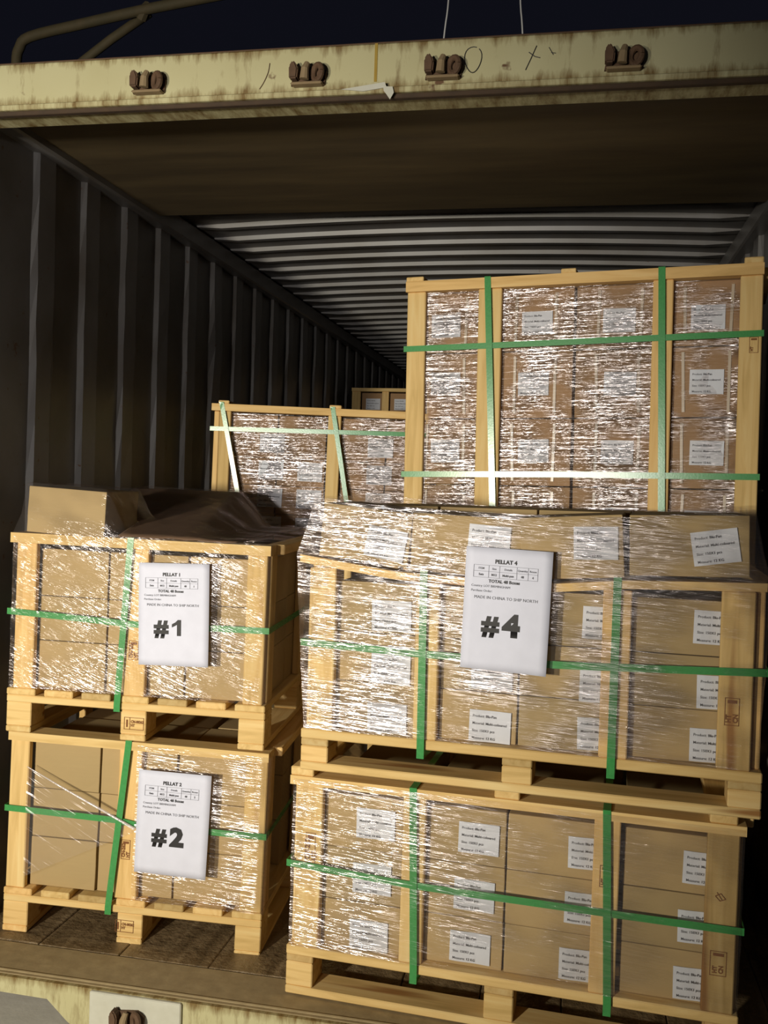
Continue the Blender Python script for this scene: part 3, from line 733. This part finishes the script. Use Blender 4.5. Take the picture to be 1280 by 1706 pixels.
film_obj(bm, FILM_DIAG, 'P1', 'creased clear stretch film draped over the upper left crate')
# crate 2: film on the right half only, gathered to a twist on the left
bm = bmesh.new(); p = resample([(0.44, -0.008), (0.880, -0.014), (0.880, 1.125), (0.44, 1.125)], 0.03); skirt(bm, p, p, 0.150, 0.655, 14, rnd)
g = []
for i in range(15):
    t = i/14; s = 0.07 + 0.375*t; zu = 0.555 - 0.165*t; zl = 0.190 + 0.185*t
    g.append([bm.verts.new((s, -0.010 + 0.004*math.sin(3*t) + rnd.uniform(-0.001, 0.001), zl+(zu-zl)*k/9)) for k in range(10)])
for a, b in zip(g, g[1:]):
    for k in range(9): bm.faces.new((a[k], b[k], b[k+1], a[k+1])).material_index = 1
FILM2 = film_obj(bm, FILM_LIGHT, 'P2', 'stretch film on the right half of the crate marked #2, twisted at left'); FILM2.data.materials.append(FILM_CLEAR)
bm = bmesh.new(); tube(bm, arc_pts([(0.07, -0.012, 0.556), (0.20, -0.016, 0.497), (0.33, -0.018, 0.440), (0.445, -0.014, 0.386)], 4), [0.001, 0.0015, 0.002, 0.0025, 0.003, 0.003, 0.0035, 0.0035, 0.0035, 0.004, 0.004, 0.0045, 0.005], 7)
obj('twisted_edge', bm, TWIST, FILM2).matrix_world = CR['P2']['fr'].m

# ================================================================== PAPER SHEETS
def prism_face(bm, pts, k):
    bm.faces.new([bm.verts.new((x*k, 0, z*k)) for x, z in pts])
def sheet(key, s, h, w, hh, rot, num, label, d=-0.026, skew=0.0):
    c = CR[key]; bm = bmesh.new(); n, m = 10, 14; rn = random.Random(num)
    def dy(x, z): return -0.003*math.sin(2.1*x/w+num) + 0.004*(z/hh)**2*math.cos(3*x/w) - 0.005*max(0, x/w-0.75)*4*max(0, -z/hh-0.7)
    g = [[bm.verts.new((w*i/n + skew*z_, dy(w*i/n, z_), z_)) for i in range(n+1)] for z_ in [-hh*k/m for k in range(m+1)]]
    for a, b in zip(g, g[1:]):
        for i in range(n): bm.faces.new((a[i], b[i], b[i+1], a[i+1]))
    o = obj('paper_sheet', bm, PAPER, smooth=True); place(o, c['fr'], (s, d, h), Matrix.Rotation(-rot, 4, 'Y')); tag(o, label, 'paper')
    md = o.modifiers.new('thickness', 'SOLIDIFY'); md.thickness = 0.0008
    k = w/0.23
    def put(name, bmt, x, z, mat):
        for v in bmt.verts:
            v.co.x += x; v.co.z += z
            v.co.y = dy(v.co.x, v.co.z) - 0.0012; v.co.x += skew*v.co.z
        return obj(name, bmt, mat, o)
    put('heading_text', text_bm('PELLAT %d' % num, 0.0145*k, 0.0006, 'CENTER'), w*0.47, -hh*0.125, INK)
    t = bmesh.new()
    x0, x1, z0, z1 = w*0.10, w*0.84, -hh*0.145, -hh*0.245
    def strip(xa, xb, za, zb):
        nn = 8; lo_ = [t.verts.new((xa+(xb-xa)*i/nn, 0, za)) for i in range(nn+1)]; hi_ = [t.verts.new((xa+(xb-xa)*i/nn, 0, zb)) for i in range(nn+1)]
        for i in range(nn): t.faces.new((lo_[i], lo_[i+1], hi_[i+1], hi_[i]))
    for z in (z0, (z0+z1)/2, z1): strip(x0, x1, z, z+0.0007)
    cols = [0.10, 0.275, 0.40, 0.60, 0.73, 0.84]
    for f in cols:
        a = [t.verts.new((w*f-0.0004, 0, z1)), t.verts.new((w*f+0.0004, 0, z1)), t.verts.new((w*f+0.0004, 0, z0)), t.verts.new((w*f-0.0004, 0, z0))]; t.faces.new(a)
    put('table_rules', t, 0, 0, INKG)
    for (f, a, b) in ((0.188, 'ITEM', 'Sets'), (0.337, 'Size', 'M12'), (0.50, 'Details', 'Multi-pan'), (0.665, 'Quantity', '48'), (0.785, 'Boxes', str(num))):
        put('cell_text', text_bm(a, 0.0075*k, 0.0001, 'CENTER'), w*f, -hh*0.178, INKG); put('cell_text', text_bm(b, 0.0080*k, 0.0003, 'CENTER'), w*f, -hh*0.228, INKG)
    put('total_text', text_bm('TOTAL 48 Boxes', 0.0115*k, 0.0004, 'CENTER'), w*0.46, -hh*0.283, INK)
    t = bmesh.new(); add_bm(t, text_bm('Country: LOT BIRMINGHAM', 0.0085*k), (w*0.08, 0, -hh*0.322)); add_bm(t, text_bm('Purchase Order:', 0.0085*k), (w*0.08, 0, -hh*0.362))
    put('order_text', t, 0, 0, INKG)
    put('origin_text', text_bm('MADE IN CHINA TO SHIP NORTH', 0.0112*k), w*0.12, -hh*0.418, INKG)
    nb = bmesh.new(); add_bm(nb, text_bm('#', 0.072*k, 0.0036), (0, 0, 0))
    if num == 1: prism_face(nb, [(0.064, 0.030), (0.064, 0.042), (0.077, 0.049), (0.086, 0.058), (0.098, 0.058), (0.098, 0), (0.083, 0), (0.083, 0.040)], 0.88*k)
    else: add_bm(nb, text_bm(str(num), 0.078*k, 0.0046, sx=1.08), (0.056*k, 0, 0))
    put('number_text', nb, w*0.235, -hh*0.705, INK)
    return o
sheet('P1', 0.443, 0.580, 0.230, 0.326, 0.030, 1, 'white printed sheet with #1 stuck to the upper left crate')
sheet('P2', 0.456, 0.586, 0.238, 0.334, -0.010, 2, 'white printed sheet with #2 stuck to the lower left crate')
sheet('P4', 0.476, 0.670, 0.234, 0.332, -0.028, 4, 'white printed sheet with #4 stuck to the upper right crate', d=-0.034)

# ================================================================== SMALL THINGS
bm = bmesh.new(); pts = [(0, 0), (0.030, 0.006), (0.034, 0.030), (0.006, 0.026)]
vs = [bm.verts.new((x, y, 0.003+0.006*((i*7) % 3)/2)) for i, (x, y) in enumerate(pts)]; bm.faces.new(vs)
o = obj('paper_scrap', bm, PAPER); o.location = (-0.80, 0.36, 0.0); md = o.modifiers.new('thickness', 'SOLIDIFY'); md.thickness = 0.0012
tag(o, 'small white paper scrap on the plank floor beside the crate marked #2', 'paper scrap')
bm = bmesh.new(); tube(bm, arc_pts([(-1.345, 0.40, 2.70), (-1.345, 0.40, 2.90), (-1.335, 0.40, 2.955), (-1.295, 0.40, 2.992), (-1.10, 0.40, 3.024), (-0.883, 0.40, 3.056), (-0.70, 0.40, 3.078), (-0.35, 0.40, 3.12), (0.2, 0.40, 3.19), (2.6, 0.40, 3.46)], 4), 0.017, 10)
o = obj('bent_pipe', bm, OLIVE, smooth=True); tag(o, 'bent olive pipe rising above the container at top left', 'pipe')
bm = bmesh.new(); tube(bm, [(-1.26, 0.44, 2.70), (-1.14, 0.44, 2.905), (-1.02, 0.44, 2.985), (-0.875, 0.425, 3.058)], 0.015, 10)
o = obj('brace_pipe', bm, OLIVE, smooth=True)
bm = bmesh.new(); tube(bm, [(-0.90, 0.415, 3.035), (-0.885, 0.405, 3.055), (-0.872, 0.415, 3.075)], 0.019, 8); obj('cord_lashing', bm, OLIVE, o); tag(o, 'straight olive brace pipe under the bent pipe at top left', 'pipe')
for x0, x1, lb in ((0.110, 0.150, 'left of the two thin white cords hanging above the header beam'), (0.378, 0.335, 'right of the two thin white cords hanging above the header beam')):
    bm = bmesh.new(); tube(bm, arc_pts([(x0, 0.40, 2.745), (x0+(x1-x0)*0.35, 0.40, 2.93), (x0+(x1-x0)*0.6, 0.40, 3.05), (x1, 0.40, 3.5)], 4), 0.0028, 6)
    tag(obj('hanging_cord', bm, CORD, smooth=True), lb, 'cord')
